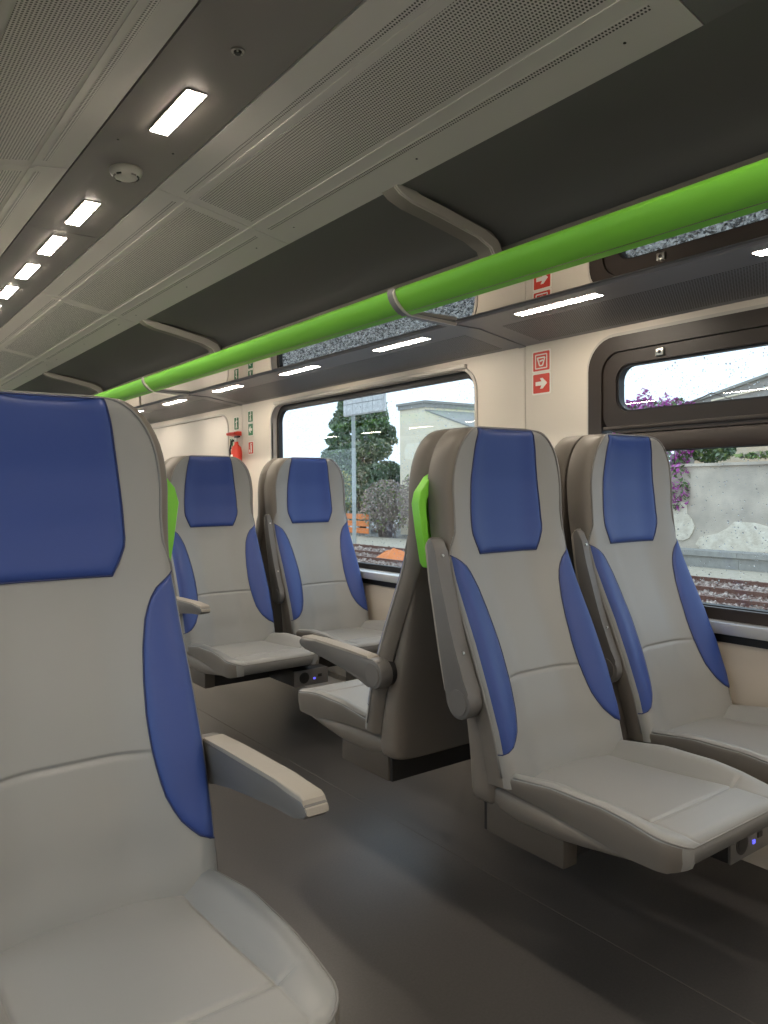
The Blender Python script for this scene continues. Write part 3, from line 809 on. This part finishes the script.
sign(2.030, 1.476, .094, .084, RED, 'lower red square sign with white arrow beside the vent window', ARROW_R, group='red wall signs')
sign(4.49, 1.545, .075, .078, SGREEN, 'upper green pictogram sign right of the far wall joint', MAN, group='green wall signs')
sign(4.49, 1.462, .075, .085, SGREEN, 'green sign with white left arrow right of the far wall joint', ARROW_L, group='green wall signs')
sign(4.49, 1.345, .075, .085, RED, 'small red extinguisher sign right of the far wall joint', EXTI, group='red wall signs')
sign(4.695, 1.515, .075, .090, SGREEN, 'green running figure sign left of the far wall joint', MAN, group='green wall signs')

t = thing('fire_extinguisher', 'red fire extinguisher on the wall behind the farther aisle seat', 'fire extinguisher', (2.205, 4.61, .055), 0)
t.scale = (.78, .78, 1)
bm = bmesh.new()
loft_bm(bm, [[(r*math.cos(2*math.pi*k/24), r*math.sin(2*math.pi*k/24), z) for k in range(24)] for z, r in ((.90, .040), (.905, .045), (1.27, .045), (1.30, .038), (1.315, .018), (1.335, .016))])
bmobj('cylinder', bm, RED, t, smooth=True)
box('valve', -.014, .014, -.014, .014, 1.33, 1.36, STEEL, t, bev=.003)
box('lever', -.012, .012, -.05, .02, 1.36, 1.372, DARKPL, t, bev=.003)
tube('hose', [(0, .0, 1.345), (-.02, .05, 1.34), (-.03, .065, 1.28), (-.02, .06, 1.15), (0, .055, 1.05)], .008, DARKPL, t, n=8)
box('wall_strap', -.048, .055, -.048, .048, 1.12, 1.15, DARKPL, t, bev=.003)
box('label_patch', -.0465, -.0455, -.02, .02, 1.17, 1.25, SWHITE, t)
t2 = thing('extinguisher_bracket', 'red curved bracket above the fire extinguisher', 'bracket', (2.25, 4.69, 1.445), 0)
prism('bracket_plate', [(0, -.014), (-.05, -.008), (-.055, .006), (-.03, .014), (0, .014)], 'y', -.065, .055, RED, t2)
sign(4.775, 1.385, .055, .08, SGREEN, 'small green sign mounted beside the fire extinguisher', MAN, x=2.25, group='green wall signs')

# rain on the panes
def drops(name, y0, y1, z0, z1, x, n, label):
    bm = bmesh.new()
    me = bpy.data.meshes.new(name); V = []; F = []
    rnd = random.Random(n)
    for _ in range(n):
        y, z = rnd.uniform(y0, y1), rnd.uniform(z0, z1); r = rnd.uniform(.0008, .0024)*(1 if rnd.random() < .9 else 1.5)
        b0 = len(V); k = 7
        for q in range(k):
            a = 2*math.pi*q/k; V.append((x, y+r*math.cos(a), z+r*1.15*math.sin(a)))
        for q in range(k):
            a = 2*math.pi*q/k; V.append((x+r*.38, y+r*.6*math.cos(a), z+r*.65*math.sin(a)))
        V.append((x+r*.5, y, z))
        for q in range(k):
            j = (q+1) % k
            F.append((b0+q, b0+j, b0+k+j, b0+k+q)); F.append((b0+k+q, b0+k+j, b0+2*k))
        F.append(tuple(b0+q for q in range(k-1, -1, -1)))
    me.from_pydata(V, [], F)
    o = link(name, me, DROP, smooth=False); tag(o, label, 'raindrops', kind='stuff')
    bm.free()
drops('raindrops', .12, 1.68, 1.345, 1.485, XR+.0265, 750, 'raindrops on the upper vent pane')
drops('raindrops', .06, 1.72, .71, 1.19, XR+.0405, 1500, 'raindrops on the lower pane under the vent')
drops('raindrops', 2.44, 4.12, .70, 1.54, XR+.0525, 3400, 'raindrops on the fixed window with the conifer view')

# ------------------------------------------------------------------ outside
GZ = -1.0
BALLAST = mat('grey_ballast', (0.20, 0.195, 0.19), 0.8, noise=(14, (0.46, 0.44, 0.42), 0.12, 8))
TAN = mat('tan_gravel', (0.42, 0.36, 0.27), 0.9, noise=(9, (0.55, 0.49, 0.40), 0.2, 8))
SLEEPER = mat('concrete_sleeper', (0.42, 0.37, 0.33), 0.85, noise=(20, (0.22, 0.16, 0.13), 0.2))
RAILM = mat('rusty_rail', (0.15, 0.065, 0.045), 0.6, noise=(30, (0.23, 0.12, 0.09), 0.2))
RENDER = mat('weathered_render', (0.50, 0.435, 0.36), 0.9, noise=(1.1, (0.70, 0.61, 0.50), 0.12, 9), bump=(30, 0.4, 0.02))
PATCH = mat('pale_stone_patch', (0.92, 0.84, 0.70), 0.9, noise=(5, (0.74, 0.65, 0.52), 0.15, 9), bump=(14, 0.6, 0.04))
OCHRE = mat('ochre_cliff', (0.80, 0.58, 0.38), 0.9, noise=(1.4, (0.85, 0.74, 0.58), 0.2, 8), bump=(8, 0.5, 0.05))
GREYHILL = mat('grey_stone_gable', (0.30, 0.275, 0.25), 0.9, noise=(6, (0.40, 0.37, 0.34), 0.2, 8))
CREAMB = mat('cream_stucco', (0.88, 0.77, 0.57), 0.85, noise=(2, (0.90, 0.81, 0.65), 0.25, 6))
CONC = mat('grey_concrete', (0.30, 0.29, 0.27), 0.8, noise=(8, (0.37, 0.36, 0.33), 0.2))
GRAVEL = BALLAST
def ground(name, x0, x1, y0, y1, z, m, label):
    bm = bmesh.new(); vs = [bm.verts.new(p) for p in ((x0, y0, z), (x1, y0, z), (x1, y1, z), (x0, y1, z))]; bm.faces.new(vs)
    b2 = [bm.verts.new((v.co.x, v.co.y, z-.2)) for v in vs]; bm.faces.new(b2[::-1])
    for k in range(4): bm.faces.new((vs[k], b2[k], b2[(k+1) % 4], vs[(k+1) % 4]))
    return struct(bmobj(name, bm, m), label, 'ground')
ground('ground', -60, 80, -60, 110, GZ-.05, BALLAST, 'grey ballast ground of the railway yard')
ground('gravel_strip', 15.9, 19.2, -20, 60, GZ, TAN, 'tan gravel strip between the tracks and the kerb')
# loose stones near the train, seen in the polished shelf
def stones(name, n, xf, y0, y1, smin_, smax_, z, m, label, seed):
    V = []; F = []; rnd = random.Random(seed)
    for _ in range(n):
        x = xf(rnd); y = rnd.uniform(y0, y1); s = rnd.uniform(smin_, smax_); b0 = len(V)
        for q in range(5):
            a = 2*math.pi*q/5+rnd.random(); V.append((x+s*math.cos(a)*rnd.uniform(.7, 1), y+s*math.sin(a)*rnd.uniform(.7, 1), z-.06))
        for q in range(3):
            a = 2*math.pi*q/3+rnd.random(); V.append((x+s*.45*math.cos(a), y+s*.45*math.sin(a), z-.05+s*rnd.uniform(.5, 1)))
        for f in ((0,1,5),(1,2,5),(2,6,5),(2,3,6),(3,4,6),(4,7,6),(4,0,7),(0,5,7),(5,6,7)): F.append(tuple(b0+i for i in f))
    me = bpy.data.meshes.new(name); me.from_pydata(V, [], F)
    tag(link(name, me, m), label, 'stones', kind='stuff')
STONE = mat('ballast_stone', (0.07, 0.068, 0.07), 0.7, noise=(18, (0.60, 0.58, 0.56), 0.09, 8))
RUSTSTONE = mat('rusty_ballast_stone', (0.20, 0.11, 0.085), 0.8, noise=(12, (0.62, 0.52, 0.46), 0.13, 8))
stones('ballast_stones', 38000, lambda r: 2.9+7.6*r.random()**1.2, 0.5, 17, .03, .075, GZ, STONE, 'loose grey ballast stones beside the train', 3)
stones('rusty_ballast', 15000, lambda r: r.uniform(10.5, 15.9), 5, 24, .04, .10, GZ+.03, RUSTSTONE, 'rusty brown ballast stones between the far rails', 4)
# tracks
sl = bpy.data.meshes.new('sleeper'); bm = bmesh.new(); add_box(bm, -1.2, 1.2, -.12, .12, -.08, .02); bm.to_mesh(sl); bm.free(); sl.materials.append(SLEEPER)
for i, (tx, lab) in enumerate(((12.0, 'rusty railway track nearer to the train'), (14.6, 'rusty railway track farther from the train'))):
    t = thing('railway_track', lab, 'track', (tx, 0, GZ), 0, 'railway tracks')
    for dx in (-.72, .72):
        prism('rail', [(dx-.06, .0), (dx+.06, .0), (dx+.02, .02), (dx+.02, .07), (dx+.036, .11), (dx-.036, .11), (dx-.02, .07), (dx-.02, .02)], 'y', -10, 60, RAILM, t)
    for k in range(58):
        link('sleeper', sl, None, t, loc=(0, 1.0+k*.62, 0))
# kerb
t = thing('concrete_kerb', 'long low grey concrete kerb in front of the weathered wall', 'kerb')
for k in range(7):
    prism('kerb_block', [(18.1, GZ-.05), (18.1, GZ+.27), (18.02, GZ+.29), (18.02, GZ+.42), (18.6, GZ+.42), (18.6, GZ-.05)], 'y', 4+k*2.0, 4+k*2.0+1.99, CONC, t)
# retaining wall with pale patches
t = thing('retaining_wall', 'weathered grey retaining wall with peeling plaster beyond the tracks', 'wall')
box('wall_body', 19.5, 20.3, -2, 14.6, GZ-.1, 1.60, RENDER, t)
box('wall_coping', 19.42, 20.35, -2, 14.6, 1.60, 1.68, RENDER, t)
def blob(name, cy, cz, ry, rz, seed, x, m, par, th=.03, clip=None):
    rr = random.Random(seed); n = 36; pts = []
    ph = [rr.uniform(0, 6.28) for _ in range(4)]
    for k in range(n):
        a = 2*math.pi*k/n; f = 1+.18*math.sin(2*a+ph[0])+.13*math.sin(3*a+ph[1])+.08*math.sin(7*a+ph[2])+.05*math.sin(11*a+ph[3])
        z = cz+rz*f*math.sin(a)
        if clip: z = max(z, clip)
        pts.append((cy+ry*f*math.cos(a), z))
    prism(name, pts, 'x', x-th, x, m, par)
blob('bare_patch', 13.0, .15, .75, .85, 3, 19.5, PATCH, t)
blob('bare_patch', 9.2, -.75, 2.2, .95, 8, 19.5, PATCH, t, clip=GZ-.05)
blob('bare_patch', 4.5, .3, 1.4, .6, 11, 19.5, PATCH, t)
t = thing('upper_wall', 'ochre stone wall on the terrace above the grey wall', 'wall')
box('wall_body', 22.5, 23.5, -4, 13.9, GZ, 3.2, OCHRE, t)
t = thing('stone_gable', 'grey stone gable with sloping top seen through the vent pane', 'building')
prism('gable_wall', [(15.6, GZ), (15.6, 3.70), (4.0, 6.4), (-3, 6.4), (-3, GZ)], 'x', 24, 27, GREYHILL, t)
prism('gable_coping', [(15.6, 3.70), (15.6, 3.78), (4.0, 6.50), (-3, 6.5), (-3, 6.4), (4.0, 6.4)], 'x', 23.9, 27.1, CONC, t)
prism('pale_band', [(14.2, 3.86), (14.2, 3.91), (9.0, 4.55), (9.0, 4.49)], 'x', 23.95, 24.0, CREAMB, t)
# terrace ground
ground('terrace', 20.3, 30, -4, 14.6, 1.55, TAN, 'earth terrace above the retaining wall')

def foliage_mesh(name, blobs, n, size, mats, weights, seed):
    rr = random.Random(seed); V = []; F = []; MI = []
    tot = sum(b[3]*b[4]*b[5] for b in blobs)
    for (cx, cy, cz, rx, ry, rz) in blobs:
        for _ in range(max(1, int(n*rx*ry*rz/tot))):
            while True:
                p = Vector((rr.uniform(-1, 1), rr.uniform(-1, 1), rr.uniform(-1, 1)))
                if p.length < 1: break
            p = p.normalized()*(p.length**0.45)
            c = Vector((cx+p.x*rx, cy+p.y*ry, cz+p.z*rz)); s = size*rr.uniform(.6, 1.4)
            a = Vector((rr.gauss(0, 1), rr.gauss(0, 1), rr.gauss(0, 1))).normalized(); b = a.cross(Vector((rr.gauss(0, 1), rr.gauss(0, 1), rr.gauss(0, 1)))).normalized()
            k = len(V); V += [tuple(c-a*s), tuple(c+b*s*.45), tuple(c+a*s), tuple(c-b*s*.45)]; F.append((k, k+1, k+2, k+3))
            u = rr.random(); q = 0
            while u > weights[q]: u -= weights[q]; q += 1
            MI.append(q)
    me = bpy.data.meshes.new(name); me.from_pydata(V, [], F)
    for m in mats: me.materials.append(m)
    me.polygons.foreach_set('material_index', MI)
    return me
LG = mat('leaf_green', (0.10, 0.17, 0.05), 0.6); LG2 = mat('leaf_light_green', (0.26, 0.33, 0.10), 0.6)
LD = mat('conifer_green', (0.11, 0.17, 0.10), 0.6); LD2 = mat('conifer_pale', (0.26, 0.33, 0.22), 0.6)
PUR = mat('bougainvillea_purple', (0.42, 0.06, 0.33), 0.6); PUR2 = mat('bougainvillea_pink', (0.55, 0.18, 0.46), 0.6)
TWIG = mat('bare_twig', (0.30, 0.24, 0.21), 0.8); TWL = mat('dry_leaf', (0.42, 0.34, 0.30), 0.8); BARK = mat('bark', (0.10, 0.075, 0.055), 0.9)
def stem(par, pts, r): return tube('stem', pts, r, BARK, par, n=6)
# bougainvillea
t = thing('bougainvillea', 'purple flowering bougainvillea hanging over the wall by the vent window', 'shrub', (0, 0, 0))
bl = [(19.55, 12.6, 1.25, .35, .45, .7), (19.7, 13.2, 2.0, .6, .9, .6), (20.2, 14.2, 3.0, .8, 1.0, .7), (20.0, 13.0, 3.0, .6, .8, .6), (19.4, 12.5, .75, .25, .4, .35)]
link('blossom', foliage_mesh('blossom', bl, 5200, .075, [PUR, PUR2, LG], [.34, .26, .41], 5), None, t)
link('shoots', foliage_mesh('shoots', [(20.0, 14.9, 3.5, .3, .5, .35), (20.0, 14.0, 3.5, .25, .25, .5), (20.0, 13.2, 3.4, .2, .3, .4)], 420, .07, [PUR2, PUR], [.6, .41], 6), None, t)
stem(t, [(19.9, 14.2, 1.6), (19.8, 14.0, 2.2), (20.0, 13.6, 2.9)], [.06, .04, .02])
stem(t, [(20.0, 13.2, 2.6), (20.1, 12.6, 3.4), (20.1, 11.9, 3.65), (20.1, 11.3, 3.4)], [.03, .022, .015, .008])
t = thing('green_shrub', 'green leafy shrub above the wall beside the bougainvillea', 'shrub')
link('leaves', foliage_mesh('leaves', [(20.4, 12.15, 2.35, .6, .60, .62), (20.3, 11.75, 2.1, .4, .4, .32)], 4200, .085, [LG, LG2, LD2], [.5, .2, .31], 9), None, t)
stem(t, [(20.4, 12.2, 1.5), (20.4, 12.15, 2.0), (20.35, 12.0, 2.5)], [.05, .04, .02])
o = link('terrace_grass', foliage_mesh('terrace_grass', [(19.95, 7.6, 1.86, .35, 3.6, .11), (19.95, 2.6, 1.86, .35, 3.0, .11)], 4200, .08, [LG2, TAN, LG], [.5, .25, .26], 12), None)
tag(o, 'yellow-green grass fringe on top of the weathered wall', 'grass', kind='stuff')
o = link('wall_ivy', foliage_mesh('wall_ivy', [(19.45, 14.0, -.35, .12, .35, .55)], 500, .07, [LG2, LG], [.6, .41], 13), None)
tag(o, 'small light green creeper at the foot of the wall', 'creeper')
# cream building
t = thing('cream_building', 'cream stucco building with sloping top behind the conifer', 'building')
prism('side_wall', [(27.3, GZ), (27.3, 4.52), (25.5, 4.52), (25.5, 4.36), (20.6, 2.80), (17.8, 2.80), (17.8, GZ)], 'x', 21.0, 25.0, CREAMB, t)
prism('cornice', [(27.36, 4.52), (27.36, 4.74), (25.44, 4.74), (25.44, 4.52)], 'x', 20.93, 25.06, CONC, t)
prism('cornice_lip', [(27.42, 4.70), (27.42, 4.80), (25.38, 4.80), (25.38, 4.70)], 'x', 20.88, 25.12, CONC, t)
prism('roof_coping', [(25.5, 4.36), (25.5, 4.42), (20.6, 2.86), (20.6, 2.80)], 'x', 20.96, 25.04, CONC, t)
# conifer
t = thing('conifer_tree', 'tall dark conifer outside the fixed window', 'tree')
bl = []
rr = random.Random(21)
for k in range(110):
    h = rr.uniform(0, 1); z = -.4+h*6.0; w = (1.0-h)**.55*1.9+.35
    a = rr.uniform(0, 6.28); bl.append((21.6+w*.75*math.cos(a), 31.2+w*.95*math.sin(a), z, .55+.2*(1-h), .6+.2*(1-h), .38))
link('needles', foliage_mesh('needles', bl, 42000, .12, [LD, LD2, LG], [.55, .25, .21], 14), None, t)
stem(t, [(21.6, 31.2, GZ-.1), (21.6, 31.2, 2), (21.6, 31.2, 5.6)], [.22, .16, .04])
# bare bush
def bare_bush(x, y, r, h, seed, label):
    t = thing('bare_bush', label, 'bush', (x, y, GZ-.05), 0, 'bare bushes by the tracks')
    rr = random.Random(seed); bm = bmesh.new()
    for k in range(120):
        a = rr.uniform(0, 6.28); l = rr.uniform(.4, 1); p = Vector((rr.gauss(0, .12)*r, rr.gauss(0, .12)*r, 0)); pts = [p.copy()]
        d = Vector((math.cos(a)*rr.uniform(.1, .8)*r/h, math.sin(a)*rr.uniform(.1, .8)*r/h, 1)).normalized()
        for q in range(4):
            p = p+d*h*l*.27; d = (d+Vector((rr.gauss(0, .25), rr.gauss(0, .25), rr.gauss(0, .1)))).normalized(); pts.append(p.copy())
        tube_bm(bm, pts, [.018, .015, .012, .008, .004], 3)
    bmobj('twigs', bm, TWIG, t)
    link('dry_leaves', foliage_mesh('dry_leaves', [(0, 0, h*.55, r*.9, r*.9, h*.5)], 2600, .06, [TWL, TWIG, LG2], [.5, .35, .16], seed), None, t)
bare_bush(19.5, 26.4, 1.2, 2.4, 31, 'greyish bare bush right of the signboard pole')
bare_bush(19.5, 23.7, 1.3, 2.8, 32, 'bare bush in front of the cream building')
t = thing('yellow_shrub', 'yellow-green shrub left of the signboard pole', 'shrub')
link('leaves', foliage_mesh('leaves', [(19.4, 29.7, .7, .5, .6, 1.0), (19.4, 29.5, 1.4, .35, .4, .5)], 2600, .09, [LG2, LG, mat('leaf_yellow', (.50, .42, .10), .6)], [.4, .3, .31], 41), None, t)
stem(t, [(19.4, 29.7, GZ-.1), (19.4, 29.7, 0), (19.4, 29.6, 1.2)], [.07, .05, .02])
# signboard on a pole
PX, PY = 16.3, 24.05
t = thing('signboard_pole', 'pale metal pole carrying a gridded signboard beyond the tracks', 'signboard')
cyl('pole', (PX, PY, GZ-.1), 'z', .075, 5.5, mat('galvanised_pole', (.40, .43, .42), .5), t, n=14)
ft = bpy.data.objects
for k in range(4):
    for j in range(2):
        box('board_panel', PX-.22, PX-.16, 21.88+k*.63, 21.88+k*.63+.61, 3.82+j*.40, 3.82+j*.40+.38, mat('board_grey', (.55, .54, .53), .7, noise=(9, (.75, .74, .73), .2)), t)
box('board_frame', PX-.16, PX-.09, 21.84, 24.42, 3.79, 4.64, mat('board_frame', (.70, .70, .70), .6), t)
# orange fence and tarpaulin
ORG = mat('orange_plastic', (.75, .22, .05), .6)
t = thing('orange_fence', 'orange safety fence panels beyond the tracks', 'fence')
for k in range(5):
    for j in range(3): box('fence_strip', 18.75, 18.77, 26.6+k*.8, 27.36+k*.8, GZ+.15+j*.30, GZ+.38+j*.30, ORG, t)
    box('fence_post', 18.77, 18.83, 26.56+k*.8, 26.62+k*.8, GZ-.05, GZ+1.1, CONC, t)
t = thing('orange_tarpaulin', 'crumpled orange tarpaulin heap lying on the tracks', 'tarpaulin', (13.3, 17.6, GZ-.05))
bm = bmesh.new(); rr = random.Random(4); rings = []
for z, k in ((0, 1.0), (.10, .88), (.22, .62), (.33, .30), (.38, .08)):
    rings.append([((.6*k*math.cos(2*math.pi*i/16))*rr.uniform(.85, 1.1), (.75*k*math.sin(2*math.pi*i/16))*rr.uniform(.85, 1.1), z*rr.uniform(.9, 1.1)) for i in range(16)])
loft_bm(bm, rings); bmobj('sheet', bm, ORG, t)
